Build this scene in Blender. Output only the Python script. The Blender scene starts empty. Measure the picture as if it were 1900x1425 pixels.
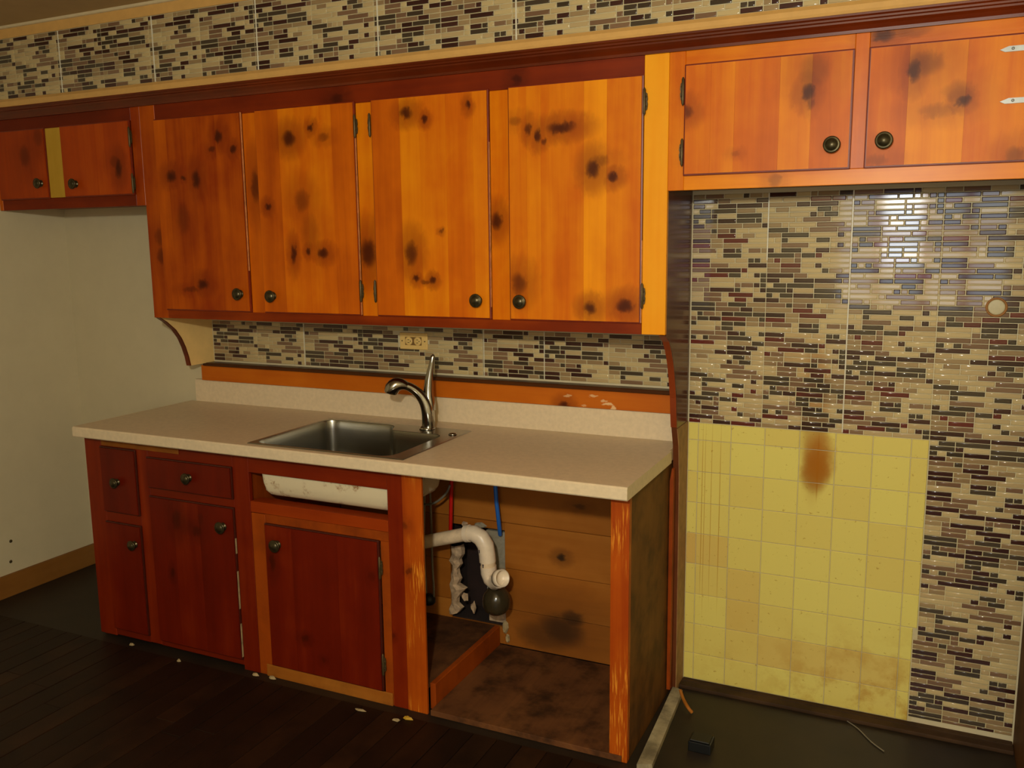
import bpy, bmesh, math, random
from math import sin, cos, pi, radians, sqrt
from mathutils import Vector, Matrix
random.seed(7)
sc = bpy.context.scene
COL = sc.collection

# ------------------------------------------------------------------ camera
F = 1644.147
CAM = Vector((0.77684, -3.06466, 1.61848))
YAW, PITCH, ROLL = 0.4373, -0.158535, -0.011036
FWD = Vector((-sin(YAW)*cos(PITCH), cos(YAW)*cos(PITCH), sin(PITCH)))
_r0 = Vector((cos(YAW), sin(YAW), 0)); _u0 = _r0.cross(FWD)
RGT = cos(ROLL)*_r0 + sin(ROLL)*_u0
UPV = -sin(ROLL)*_r0 + cos(ROLL)*_u0
cd = bpy.data.cameras.new('camera'); cam = bpy.data.objects.new('camera', cd); COL.objects.link(cam)
cd.sensor_width = 36; cd.lens = F*36/1900; cd.clip_start = 0.02
cam.matrix_world = Matrix(((RGT.x, UPV.x, -FWD.x, CAM.x), (RGT.y, UPV.y, -FWD.y, CAM.y), (RGT.z, UPV.z, -FWD.z, CAM.z), (0, 0, 0, 1)))
sc.camera = cam

def at(px, py, y=None, x=None, z=None):
    """a measured pixel of the photograph -> the point of the real plane it lies on"""
    d = FWD + RGT*((px-950)/F) - UPV*((py-712.5)/F)
    if y is not None: t = (y-CAM.y)/d.y
    elif x is not None: t = (x-CAM.x)/d.x
    else: t = (z-CAM.z)/d.z
    return CAM + d*t

# ------------------------------------------------------------------ world, lights, exposure
w = bpy.data.worlds.new('world'); sc.world = w; w.use_nodes = True
w.node_tree.nodes['Background'].inputs[0].default_value = (0.75, 0.85, 1.0, 1)
w.node_tree.nodes['Background'].inputs[1].default_value = 1.0
def lamp(name, kind, loc, power, col, size=.1, size_y=None, rot=None):
    l = bpy.data.lights.new(name, kind); o = bpy.data.objects.new(name, l); COL.objects.link(o)
    l.energy = power; l.color = col; o.location = loc
    if kind == 'AREA':
        l.size = size
        if size_y: l.shape = 'RECTANGLE'; l.size_y = size_y
        o.rotation_euler = rot or (0, 0, 0)
    else: l.shadow_soft_size = size
    return o
lamp('room_lamp', 'POINT', (0.60, -3.28, 2.0), 164, (1.0, 0.96, 0.80), .045)
lamp('daylight_window', 'AREA', (0.72, -4.425, 1.62), 11, (0.86, 0.93, 1.0), 1.16, 1.06, (radians(90), 0, 0))
lamp('daylight_bright_pane', 'AREA', (0.58, -4.415, 1.70), 9, (0.92, 0.96, 1.0), .32, .58, (radians(90), 0, 0))
sc.view_settings.view_transform = 'Standard'; sc.view_settings.look = 'None'
sc.view_settings.exposure = 0.0; sc.view_settings.gamma = 1.0
sc.view_settings.use_curve_mapping = False
sc.cycles.use_denoising = True
sc.cycles.sample_clamp_indirect = 4.0
sc.cycles.max_bounces = 6

# ------------------------------------------------------------------ node helpers
def S(c):  # sRGB 0-255 -> linear rgba
    o = []
    for v in c[:3]:
        v = v/255.0
        o.append(v/12.92 if v <= .04045 else ((v+.055)/1.055)**2.4)
    return (o[0], o[1], o[2], 1)
class NT:
    def __init__(s, name):
        s.m = bpy.data.materials.new(name); s.m.use_nodes = True
        s.t = s.m.node_tree; s.t.nodes.clear()
        s.out = s.t.nodes.new('ShaderNodeOutputMaterial'); s.b = s.t.nodes.new('ShaderNodeBsdfPrincipled')
        s.t.links.new(s.b.outputs[0], s.out.inputs[0])
        s._xyz = None
    def n(s, k, **kw):
        x = s.t.nodes.new(k)
        for a, b in kw.items(): setattr(x, a, b)
        return x
    def put(s, sock, v):
        if hasattr(v, 'is_linked') or hasattr(v, 'node'): s.t.links.new(v, sock)
        else: sock.default_value = v
    def math(s, op, a, b=0.0, c=0.0, clamp=False):
        x = s.n('ShaderNodeMath', operation=op, use_clamp=clamp)
        s.put(x.inputs[0], a); s.put(x.inputs[1], b); s.put(x.inputs[2], c)
        return x.outputs[0]
    def pos(s):
        if s._xyz is None:
            g = s.n('ShaderNodeNewGeometry'); q = s.n('ShaderNodeSeparateXYZ')
            s.t.links.new(g.outputs['Position'], q.inputs[0]); s._xyz = q.outputs
        return s._xyz
    def comb(s, a, b, c=0.0):
        x = s.n('ShaderNodeCombineXYZ'); s.put(x.inputs[0], a); s.put(x.inputs[1], b); s.put(x.inputs[2], c)
        return x.outputs[0]
    def noise(s, vec, scale=1, detail=3, rough=.5, dist=0):
        x = s.n('ShaderNodeTexNoise'); s.put(x.inputs['Vector'], vec)
        x.inputs['Scale'].default_value = scale; x.inputs['Detail'].default_value = detail
        x.inputs['Roughness'].default_value = rough; x.inputs['Distortion'].default_value = dist
        return x.outputs['Fac']
    def ramp(s, f, stops):
        x = s.n('ShaderNodeValToRGB'); e = x.color_ramp.elements
        while len(e) < len(stops): e.new(.5)
        for i, (p, c) in enumerate(stops): e[i].position = p; e[i].color = c
        s.put(x.inputs[0], f); return x.outputs[0]
    def mix(s, f, a, b, mode='MIX'):
        x = s.n('ShaderNodeMix', data_type='RGBA', blend_type=mode)
        s.put(x.inputs[0], f); s.put(x.inputs[6], a); s.put(x.inputs[7], b); return x.outputs[2]
    def mapr(s, f, a, b, c=0.0, d=1.0, smooth=True):
        x = s.n('ShaderNodeMapRange'); x.interpolation_type = 'SMOOTHSTEP' if smooth else 'LINEAR'
        s.put(x.inputs[0], f)
        for i, q in enumerate((a, b, c, d)): x.inputs[i+1].default_value = q
        return x.outputs[0]
    def ell(s, U, V, u0, v0, ru, rv):
        a = s.math('MULTIPLY_ADD', U, 1/ru, -u0/ru); b = s.math('MULTIPLY_ADD', V, 1/rv, -v0/rv)
        return s.math('MULTIPLY_ADD', a, a, s.math('MULTIPLY', b, b))
    def bump(s, h, strength=.2, dist=.01):
        x = s.n('ShaderNodeBump'); x.inputs['Strength'].default_value = strength; x.inputs['Distance'].default_value = dist
        s.put(x.inputs['Height'], h); s.t.links.new(x.outputs[0], s.b.inputs['Normal'])
    def done(s, col, rough=.5, metal=0.0, spec=.5, coat=0.0):
        s.put(s.b.inputs['Base Color'], col); s.put(s.b.inputs['Roughness'], rough)
        s.b.inputs['Metallic'].default_value = metal; s.b.inputs['Specular IOR Level'].default_value = spec
        s.b.inputs['Coat Weight'].default_value = coat; s.b.inputs['Coat Roughness'].default_value = .15
        return s.m

def plain(name, c, rough=.5, metal=0.0, spec=.5, vary=.12, scale=30, bump=0.0, coat=0.0):
    t = NT(name); x, y, z = t.pos()
    n = t.noise(t.comb(x, y, z), scale, 4, .6)
    c = S(c); k = lambda f: (c[0]*f, c[1]*f, c[2]*f, 1)
    col = t.ramp(n, [(.3, k(1-vary)), (.7, k(1+vary))])
    if bump: t.bump(n, bump, .004)
    return t.done(col, rough, metal, spec, coat)

def wood(name, dark, mid, light, knots=(), grain='z', rough=.42, scale=1.0, grime=0.0, spec=.2, knotcol=(58, 12, 0), wear=0.0, wearcol=(215, 130, 45), lightmarks=()):
    """pine: u runs across the boards, v along them; knots = (u, v, ru, rv, strength); object colour r = tone of the board"""
    t = NT(name); x, y, z = t.pos()
    if grain == 'z': U = t.math('MULTIPLY_ADD', y, .8, x); V = z
    elif grain == 'x': U = t.math('MULTIPLY_ADD', y, .8, z); V = x
    else: U = t.math('ADD', x, z); V = y
    oi = t.n('ShaderNodeObjectInfo'); oc = t.n('ShaderNodeSeparateColor'); t.t.links.new(oi.outputs['Color'], oc.inputs[0])
    tone = oc.outputs[0]; rnd = oi.outputs['Random']
    wob = t.noise(t.comb(t.math('MULTIPLY', U, 45), t.math('MULTIPLY', V, 26)), 1, 4, .6)
    Uw = t.math('MULTIPLY_ADD', wob, .030, t.math('SUBTRACT', U, .015)); Vw = t.math('MULTIPLY_ADD', wob, .036, t.math('SUBTRACT', V, .018))
    core = None; halo = None; Ug = U
    for (u0, v0, ru, rv, st) in knots:
        d2 = t.ell(Uw, Vw, u0, v0, ru, rv)
        c = t.mapr(d2, 2.3, .0, 0, st); h = t.mapr(d2, 16.0, .3, 0, min(1, st))
        core = c if core is None else t.math('MAXIMUM', core, c)
        halo = h if halo is None else t.math('MAXIMUM', halo, h)
    if halo is not None: Ug = t.math('MULTIPLY_ADD', halo, .018, U)
    g1 = t.noise(t.comb(t.math('MULTIPLY', Ug, 60*scale), t.math('MULTIPLY', V, 1.6*scale), t.math('MULTIPLY', rnd, 37)), 1, 5, .55, .6)
    g2 = t.noise(t.comb(t.math('MULTIPLY', Ug, 12*scale), t.math('MULTIPLY', V, 1.1*scale), t.math('MULTIPLY_ADD', rnd, 19, 5)), 1, 3, .5, .4)
    g3 = t.noise(t.comb(t.math('MULTIPLY', U, 7), t.math('MULTIPLY', V, 5), 3), 1, 3, .6)
    f = t.math('ADD', t.math('MULTIPLY', g1, .16), t.math('MULTIPLY', g2, .38))
    f = t.math('MULTIPLY_ADD', g3, .28, f)
    f = t.math('ADD', f, t.math('MULTIPLY_ADD', tone, .66, -.175))
    col = t.ramp(f, [(.22, S(dark)), (.52, S(mid)), (.82, S(light))])
    if halo is not None:
        kc = S(knotcol)
        col = t.mix(t.math('MULTIPLY', halo, .62), col, S([a*.72+b*.28 for a, b in zip(dark, knotcol)]))
        col = t.mix(core, col, kc)
    for (u0, v0, ru, rv, st) in lightmarks:
        col = t.mix(t.mapr(t.ell(Uw, Vw, u0, v0, ru, rv), 1.4, .5, 0, st), col, S((225, 190, 140)))
    if wear:
        wn = t.noise(t.comb(t.math('MULTIPLY', U, 190), t.math('MULTIPLY', V, 9), 1), 1, 4, .6)
        wl = t.noise(t.comb(t.math('MULTIPLY', U, 6), t.math('MULTIPLY', V, 3), 4), 1, 2)
        wf = t.math('MULTIPLY', t.mapr(wn, .52, .64), t.mapr(wl, .44, .6))
        col = t.mix(t.math('MULTIPLY', wf, wear), col, S(wearcol))
    if grime:
        gn = t.noise(t.comb(x, y, z), 7, 5, .65)
        col = t.mix(t.math('MULTIPLY', t.mapr(gn, .4, .7), grime), col, S((22, 12, 6)))
    t.bump(g1, .12, .002)
    return t.done(col, rough, 0, spec)

# ------------------------------------------------------------------ mesh helpers
class MB:
    def __init__(s): s.v = []; s.f = []; s.sm = []
    def add(s, vs, fs, smooth=False):
        b = len(s.v); s.v += [Vector(q) for q in vs]; s.f += [tuple(i+b for i in f) for f in fs]; s.sm += [smooth]*len(fs)
        return s
    def box(s, x0, x1, y0, y1, z0, z1, b=0.0):
        """box with chamfered edges (24 verts) when b > 0"""
        x0, x1 = min(x0, x1), max(x0, x1); y0, y1 = min(y0, y1), max(y0, y1); z0, z1 = min(z0, z1), max(z0, z1)
        if b <= 0:
            vs = [(x, y, z) for x in (x0, x1) for y in (y0, y1) for z in (z0, z1)]
            return s.add(vs, [(0, 1, 3, 2), (4, 6, 7, 5), (0, 4, 5, 1), (2, 3, 7, 6), (0, 2, 6, 4), (1, 5, 7, 3)])
        b = min(b, (x1-x0)*.45, (y1-y0)*.45, (z1-z0)*.45)
        bm = bmesh.new(); bmesh.ops.create_cube(bm, size=1)
        for q in bm.verts: q.co = Vector(((x0+x1)/2+q.co.x*(x1-x0), (y0+y1)/2+q.co.y*(y1-y0), (z0+z1)/2+q.co.z*(z1-z0)))
        bmesh.ops.bevel(bm, geom=list(bm.edges), offset=b, segments=1 if b < .003 else 2, profile=.7, affect='EDGES')
        bm.verts.index_update(); s.add([q.co.copy() for q in bm.verts], [[q.index for q in f.verts] for f in bm.faces]); bm.free()
        return s
    def tube(s, pts, rad, n=12, caps=True):
        pts = [Vector(p) for p in pts]; m = len(pts)
        rad = rad if isinstance(rad, (list, tuple)) else [rad]*m
        vs = []; fs = []; up = None
        for i, p in enumerate(pts):
            d = (pts[min(i+1, m-1)]-pts[max(i-1, 0)]).normalized()
            if up is None: up = Vector((0, 0, 1)) if abs(d.z) < .9 else Vector((0, 1, 0))
            a = d.cross(up).normalized(); c = a.cross(d).normalized(); up = c
            for k in range(n):
                t = 2*pi*k/n; vs.append(p+(a*cos(t)+c*sin(t))*rad[i])
        for i in range(m-1):
            for k in range(n): fs.append((i*n+k, i*n+(k+1) % n, (i+1)*n+(k+1) % n, (i+1)*n+k))
        s.add(vs, fs, True)
        if caps: s.add(vs[:n], [tuple(range(n))[::-1]]); s.add(vs[-n:], [tuple(range(n))])
        return s
    def lathe(s, c, axis, prof, n=20, smooth=True):
        """prof = [(distance along axis, radius)]"""
        a = Vector(axis).normalized(); u = a.orthogonal().normalized(); v = a.cross(u); c = Vector(c)
        vs = []; fs = []
        for (h, r) in prof:
            for k in range(n):
                t = 2*pi*k/n; vs.append(c+a*h+(u*cos(t)+v*sin(t))*max(r, 1e-5))
        for i in range(len(prof)-1):
            for k in range(n): fs.append((i*n+k, i*n+(k+1) % n, (i+1)*n+(k+1) % n, (i+1)*n+k))
        fs.append(tuple(range(n))[::-1]); fs.append(tuple(range((len(prof)-1)*n, len(prof)*n)))
        return s.add(vs, fs, smooth)
    def prism(s, poly, axis, a, b):
        """extrude a 2-D outline along an axis: 'x' -> (y,z), 'y' -> (x,z), 'z' -> (x,y)"""
        mk = {'x': lambda p, t: (t, p[0], p[1]), 'y': lambda p, t: (p[0], t, p[1]), 'z': lambda p, t: (p[0], p[1], t)}[axis]
        n = len(poly)
        vs = [mk(p, a) for p in poly]+[mk(p, b) for p in poly]
        fs = [tuple(range(n))[::-1], tuple(range(n, 2*n))]+[(i, (i+1) % n, n+(i+1) % n, n+i) for i in range(n)]
        return s.add(vs, fs)
    def build(s, name, mat, parent=None, tone=None, fix=True):
        me = bpy.data.meshes.new(name)
        o = bpy.data.objects.new(name, me)
        off = Vector((0, 0, 0)); p = parent
        while p is not None: off += p.location; p = p.parent
        me.from_pydata([tuple(v-off) for v in s.v], [], s.f)
        if fix:
            bm = bmesh.new(); bm.from_mesh(me); bmesh.ops.recalc_face_normals(bm, faces=bm.faces); bm.to_mesh(me); bm.free()
        me.polygons.foreach_set('use_smooth', s.sm)
        me.materials.append(mat); COL.objects.link(o)
        if parent is not None: o.parent = parent
        o.color = (tone if tone is not None else .5, .5, .5, 1)
        return o
def box(name, mat, parent, x0, x1, y0, y1, z0, z1, b=.0015, tone=None):
    return MB().box(x0, x1, y0, y1, z0, z1, b).build(name, mat, parent, tone)
def root(name, label, cat, loc, group=None):
    o = bpy.data.objects.new(name, None); COL.objects.link(o); o.location = loc; o.empty_display_size = .05
    o['label'] = label; o['category'] = cat
    if group: o['group'] = group
    return o
def tag(o, label, cat, group=None):
    o['label'] = label; o['category'] = cat
    if group: o['group'] = group
    return o
def struct(o, label=None, cat=None):
    o['kind'] = 'structure'
    if label: o['label'] = label
    if cat: o['category'] = cat
    return o
def smooth(p, k=4):
    o = []
    for i in range(len(p)-1):
        p0, p1, p2, p3 = p[max(i-1, 0)], p[i], p[i+1], p[min(i+2, len(p)-1)]
        for j in range(k):
            t = j/k; o.append(.5*((2*p1)+(p2-p0)*t+(2*p0-5*p1+4*p2-p3)*t*t+(3*p1-p0-3*p2+p3)*t**3))
    return o+[p[-1]]
def copytree(o, parent=None):
    c = o.copy(); COL.objects.link(c)
    if parent: c.parent = parent
    for ch in list(o.children): copytree(ch, c)
    return c

# ------------------------------------------------------------------ planes measured from the photograph
YF = -.328      # face frame of the wall cabinets
YD = -.341      # front of their doors
YB = -.600      # face frame of the base cabinets
YBD = -.612     # front of their doors
XP0, XP1 = .013, .034  # tall side panel between counter and range niche

def px_knots(lst, y, horiz=False):
    out = []
    for k in lst:
        px, py, rx, ry = k[:4]; st = k[4] if len(k) > 4 else .9
        p = at(px, py, y=y); s = (CAM-p).length/F
        fx = s*1.12
        u = p.x+.8*y if not horiz else p.z+.8*y
        if horiz: out.append((u, p.x, ry*s, rx*fx, st))
        else: out.append((u, p.z, rx*fx, ry*s, st))
    return out

# ------------------------------------------------------------------ materials
AMB = dict(dark=(142, 48, 0), mid=(202, 98, 1), light=(236, 146, 6))
RED = dict(dark=(74, 13, 2), mid=(102, 22, 3), light=(138, 46, 6))
M = {}
M['frame'] = wood('amber_pine_frame', rough=.36, knots=px_knots([(296, 440, 8, 12, .5), (300, 476, 8, 12, .6), (474, 345, 7, 24, .75), (922, 410, 8, 14), (683, 470, 13, 22), (1215, 425, 16, 6, .5)], YF), **AMB)
M['framebig'] = wood('amber_pine_rail', grain='x', rough=.34, knots=px_knots([(1640, 65, 14, 9), (1690, 58, 22, 8, .4), (1437, 335, 8, 10, .4)], YF, True), **AMB)
M['toprail'] = wood('dark_stained_rail', dark=(64, 15, 1), mid=(104, 29, 2), light=(144, 50, 4), grain='x', rough=.45, knots=px_knots([(625, 184, 10, 8, .8), (958, 148, 8, 8, .8)], YF, True))
M['bottomrail'] = wood('orange_bottom_rail', dark=(66, 16, 1), mid=(116, 37, 2), light=(168, 70, 4), grain='x', rough=.4)
M['cabside'] = wood('cabinet_side_wood', dark=(105, 38, 6), mid=(150, 66, 10), light=(180, 92, 18), rough=.4)
M['wornlitedge'] = plain('pale_worn_lit_edge', (206, 140, 84), .4, vary=.3, scale=40)  # pale colour for door edges: some wear plus a painted lamp highlight
M['edge'] = plain('door_edge_dark', (112, 30, 3), .4, vary=.2)
M['yellowpine'] = wood('bare_yellow_pine', dark=(150, 110, 30), mid=(178, 138, 40), light=(200, 160, 60), rough=.6)
M['palestile'] = wood('pale_pine_stile', dark=(205, 105, 8), mid=(235, 150, 16), light=(245, 172, 34), rough=.36)
M['crown'] = wood('crown_wood', dark=(54, 15, 2), mid=(84, 26, 2), light=(124, 46, 5), grain='x', rough=.3, spec=.5)
M['basewood'] = wood('red_brown_pine', rough=.4, knots=px_knots([(758, 1060, 4, 5, .6), (730, 1180, 3, 4, .5)], YB), wear=.0, **RED)
M['basewear'] = wood('worn_orange_post', dark=(104, 34, 3), mid=(150, 58, 5), light=(190, 92, 12), rough=.45, wear=.9, wearcol=(220, 140, 40), knots=px_knots([(748, 975, 7, 7, .5), (758, 1060, 4, 5, .6)], YB))
M['baserail'] = wood('red_brown_rail', dark=(80, 18, 3), mid=(112, 30, 4), light=(150, 56, 8), grain='x', rough=.4)
M['baretan'] = wood('bare_tan_board', dark=(124, 66, 16), mid=(152, 88, 24), light=(180, 116, 40), grain='x', rough=.6, grime=.3)
M['orangestrip'] = wood('orange_strip', dark=(120, 44, 5), mid=(156, 68, 8), light=(190, 98, 20), rough=.5, grime=.3)
M['sidepanel'] = wood('grimy_brown_panel', dark=(78, 46, 14), mid=(108, 68, 24), light=(134, 90, 38), rough=.62, grime=.55)
M['tallpanel'] = wood('dark_glossy_panel', dark=(72, 34, 16), mid=(96, 50, 26), light=(112, 62, 36), rough=.2, grime=.2)
M['tallside'] = plain('tan_panel_edge', (150, 110, 66), .6, vary=.25, scale=25)
M['backplank'] = wood('interior_plank', dark=(120, 66, 18), mid=(154, 90, 26), light=(182, 116, 44), grain='x', rough=.55, scale=.8,
    knots=px_knots([(1042, 1035, 7, 6, .9), (1040, 1170, 34, 26, .8), (1010, 1180, 40, 22, .55), (1060, 1150, 18, 14, .8), (1075, 940, 10, 4, .5)], -.045, True), knotcol=(34, 24, 14))
M['floorboard'] = wood('grimy_cabinet_floor', dark=(62, 38, 20), mid=(96, 58, 30), light=(132, 84, 42), grain='y', rough=.7, grime=.8)
M['shelfdark'] = wood('shelf_dark_top', dark=(50, 26, 10), mid=(72, 38, 14), light=(96, 52, 20), grain='x', rough=.3)
M['shelfboard'] = wood('shelf_board', dark=(140, 62, 6), mid=(178, 88, 10), light=(205, 116, 20), grain='x', rough=.45,
    knots=px_knots([(1047, 752, 8, 7)], -.035, True),
    lightmarks=px_knots([(1128, 750, 9, 3, .8), (1138, 757, 4, 5, .8), (1100, 735, 8, 2, .6), (1122, 743, 6, 2, .6), (1052, 735, 7, 2, .5), (1082, 753, 5, 2, .4)], -.035, True))
M['bronze'] = plain('dark_bronze', (74, 66, 44), .32, .75, vary=.3, scale=90)
M['hinge'] = plain('blackened_hinge', (84, 70, 42), .45, .5, vary=.3, scale=90)
M['silver'] = plain('brushed_silver', (165, 168, 165), .5, .5, vary=.08)
M['chrome'] = plain('chrome', (170, 168, 160), .14, 1.0, vary=.04)
M['laminate'] = plain('beige_laminate', (212, 192, 158), .42, vary=.07, scale=60)
M['wallpaint'] = plain('cream_wall_paint', (196, 184, 150), .75, vary=.03, scale=9, bump=.1)
M['ceilingpaint'] = plain('ceiling_paint', (176, 150, 104), .8, vary=.04, scale=9)
M['tanpaint'] = plain('tan_painted_wood', (206, 160, 90), .45, vary=.06, scale=20)
M['creampanel'] = plain('cream_painted_board', (225, 190, 120), .5, vary=.05, scale=20)
M['whitetrim'] = plain('white_moulding', (205, 188, 150), .5, vary=.05)
M['grout'] = plain('mosaic_grout', (188, 176, 136), .5, vary=.06, scale=80)
M['outlet'] = plain('ivory_plastic', (222, 186, 112), .35, vary=.04)
M['ivorydark'] = plain('outlet_slots', (60, 46, 20), .5)
M['pvc'] = plain('white_pvc', (226, 206, 178), .35, vary=.05, scale=50)
M['pvcold'] = plain('rust_smeared_pvc', (222, 196, 160), .45, vary=.16, scale=28)
M['ink'] = plain('printed_ink', (50, 46, 60), .6)
M['redtube'] = plain('red_water_tube', (190, 16, 8), .35, vary=.05)
M['bluetube'] = plain('blue_water_tube', (34, 96, 176), .35, vary=.05)
M['hose'] = plain('grey_braided_hose', (140, 134, 118), .4, .4, vary=.25, scale=300)
M['blackrubber'] = plain('black_rubber', (14, 13, 12), .5)
M['bulb'] = plain('brown_black_trap', (52, 44, 28), .18, 0, vary=.15)
M['concrete'] = plain('cinder_block', (150, 142, 122), .9, vary=.14, scale=60, bump=.5)
M['plaster'] = plain('crumbled_plaster', (178, 150, 118), .9, vary=.35, scale=45, bump=.5)
M['cavity'] = plain('dark_cavity', (36, 18, 10), .95, vary=.4, scale=14, bump=.4)
M['debris'] = plain('pale_debris', (158, 138, 98), .8, vary=.3, scale=40)
M['grimewood'] = wood('whitewashed_batten', dark=(120, 104, 74), mid=(160, 146, 112), light=(190, 178, 146), grain='y', rough=.8, grime=.6)
M['basebd'] = wood('brown_baseboard', dark=(96, 60, 22), mid=(124, 80, 32), light=(146, 100, 44), grain='y', rough=.5)
M['darkwood'] = wood('dark_floor_edge', dark=(44, 28, 16), mid=(62, 42, 24), light=(86, 62, 38), grain='x', rough=.7, grime=.5)
M['floor'] = wood('floor_plank_wood', dark=(22, 11, 5), mid=(34, 18, 8), light=(54, 31, 14), grain='y', rough=.5, grime=.75)
M['subfloor'] = plain('old_dark_linoleum', (32, 22, 11), .55, vary=.4, scale=5)
M['black'] = plain('black_plastic', (10, 11, 11), .4)
M['glass'] = plain('window_glass', (235, 240, 245), .05)
M['rust_ring'] = plain('rusty_ring_stain', (150, 98, 36), .6, vary=.2)

def enamel():
    t = NT('rusty_cream_undercoat'); x, y, z = t.pos(); v = t.comb(x, y, z)
    n = t.noise(v, 26, 5, .7); n2 = t.noise(v, 9, 3)
    f = t.math('MULTIPLY', t.mapr(n, .5, .68), t.mapr(n2, .42, .6))
    col = t.mix(f, S((214, 200, 166)), S((136, 86, 40))); return t.done(col, .6)
M['enamel'] = enamel()
def steel():
    t = NT('brushed_stainless'); x, y, z = t.pos()
    n = t.noise(t.comb(t.math('MULTIPLY', x, 8), t.math('MULTIPLY', y, 8), t.math('MULTIPLY', z, 240)), 1, 3)
    t.bump(n, .08, .002); return t.done(S((150, 146, 134)), .27, 1.0)
M['steel'] = steel()

STAIN = [(0.462, 1.02, .045, .26, .55), (0.40, 1.22, .09, .10, .25), (0.47, .84, .045, .07, .75)]
def tilemat(name, base, var, rough, bumpy=0):
    """glazed tile: colour differs from tile to tile, brown grease stains run down the wall over the range niche"""
    t = NT(name); x, y, z = t.pos()
    oi = t.n('ShaderNodeObjectInfo'); a = t.n('ShaderNodeAttribute', attribute_name='tint')
    r = t.math('FRACT', t.math('ADD', oi.outputs['Random'], a.outputs['Fac']))
    c = S(base); k = lambda f, g: (c[0]*f, c[1]*f*g, c[2]*f*g, 1)
    col = t.ramp(r, [(0, k(1-var, .96)), (.5, k(1, 1)), (1, k(1+var, 1.03))])
    nz = t.noise(t.comb(x, y, z), 22, 4, .6)
    xn = t.math('MULTIPLY_ADD', nz, .03, t.math('SUBTRACT', x, .015))
    for (u, v, ru, rv, s) in STAIN:
        col = t.mix(t.mapr(t.ell(xn, z, u, v, ru, rv), 1.6, .1, 0, s), col, S((150, 92, 20)), 'MULTIPLY' if base[0] < 150 else 'MIX')
    return t, col, xn, z, nz
MT = {}
for nm, c, v in (('cream', (182, 160, 114), .10), ('tan', (146, 122, 86), .12), ('taupe', (120, 92, 68), .14),
                 ('umber', (58, 32, 27), .25), ('slate', (66, 55, 42), .2), ('wine', (92, 34, 28), .2)):
    t, col, *_ = tilemat('mosaic_'+nm, c, v, .1); MT[nm] = t.done(col, .065, 0, .6)
t, col, xn, zz, nz = tilemat('yellow_glazed_tile', (214, 198, 104), .03, .2)
_oi = t.n('ShaderNodeObjectInfo'); _sc = t.n('ShaderNodeSeparateColor'); t.t.links.new(_oi.outputs['Color'], _sc.inputs[0])
col = t.mix(t.mapr(_sc.outputs[0], .5, 1.0, 0, .7, False), col, S((198, 156, 84)))
drips = [(at(1303, 900, y=0).x, .66, .0016, .34), (at(1308, 900, y=0).x, .62, .0012, .38), (at(1320, 900, y=0).x, .66, .0012, .36), (at(1336, 900, y=0).x, .64, .0016, .36), (at(1518, 850, y=0).x, .86, .004, .12)]
for (u, v, ru, rv) in drips:
    col = t.mix(t.mapr(t.ell(t.pos()[0], zz, u, v, ru, rv), 1.3, .3, 0, .6), col, S((160, 104, 10)))
p = at(1520, 852, y=0)
col = t.mix(t.mapr(t.ell(xn, zz, p.x, p.z, .046, .085), 1.9, .0, 0, .85), col, S((160, 94, 4)))
sp = t.noise(t.comb(t.pos()[0], t.pos()[2], 0.0), 55, 4, .7); low = t.mapr(zz, .42, .02)
sr = t.mapr(t.pos()[0], .25, .6)
g = t.noise(t.comb(t.pos()[0], t.pos()[2], 2.0), 11, 4, .6)
col = t.mix(t.math('MULTIPLY', t.mapr(g, .42, .66), t.math('MULTIPLY', low, t.math('MULTIPLY_ADD', sr, .5, .15))), col, S((170, 118, 30)))
col = t.mix(t.math('MULTIPLY', t.mapr(sp, .62, .7), .6), col, S((150, 110, 30)))
MT['yellow'] = t.done(col, .22, 0, .5)
M['pinktile'] = plain('pinkish_old_tile', (205, 172, 122), .3, vary=.06)

# ------------------------------------------------------------------ room shell
XL, XR, YN, ZC = -3.06, 2.3, -4.3, 2.556
def plate(m, xs, zs, holes, y0, y1):
    """wall slab in the x-z plane with rectangular cut-outs"""
    xs = sorted(set(xs)); zs = sorted(set(zs))
    for i in range(len(xs)-1):
        for j in range(len(zs)-1):
            cx, cz = (xs[i]+xs[i+1])/2, (zs[j]+zs[j+1])/2
            if any(a < cx < b and c < cz < d for a, b, c, d in holes): continue
            m.box(xs[i], xs[i+1], y0, y1, zs[j], zs[j+1])
HX0, HX1, HZ0, HZ1 = -.925, -.672, .095, .50
wb = MB(); plate(wb, [XL, HX0, HX1, XR], [0, HZ0, HZ1, ZC], [(HX0, HX1, HZ0, HZ1)], .003, .16)
wall_back = struct(wb.build('wall_back', M['wallpaint'], None))
struct(box('wall_left', M['wallpaint'], None, XL-.1, XL, YN, .16, 0, ZC, 0))
struct(box('wall_right', M['wallpaint'], None, XR, XR+.1, YN, .16, 0, ZC, 0))
WX0, WX1, WZ0, WZ1 = .10, 1.34, 1.05, 2.19
wf = MB(); plate(wf, [XL-.1, WX0, WX1, XR+.1], [0, WZ0, WZ1, ZC], [(WX0, WX1, WZ0, WZ1)], YN-.14, YN)
struct(wf.build('wall_front', M['wallpaint'], None))
struct(box('ceiling', M['ceilingpaint'], None, XL-.1, XR+.1, YN-.14, .16, ZC, ZC+.1, 0))
floor = struct(box('floor', M['subfloor'], None, XL-.1, XR+.1, YN-.14, .16, -.06, 0, 0))
x = XL+.005; pw = .088; pi_ = 0
while x < 1.9:
    off = random.uniform(0, 1.2); y1 = -.655
    cuts = [y1]+[c for c in (-.95-off, -2.1-off*.7) if c < y1-.2 and c > -2.85]+[-2.9]
    for a, b in zip(cuts[:-1], cuts[1:]):
        box('floor_plank', M['floor'], floor, x+.0012, x+pw-.0012, b+.001, a-.001, 0.0, .009+random.uniform(0, .0015), .0012, random.uniform(.25, .65))
    x += pw
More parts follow.
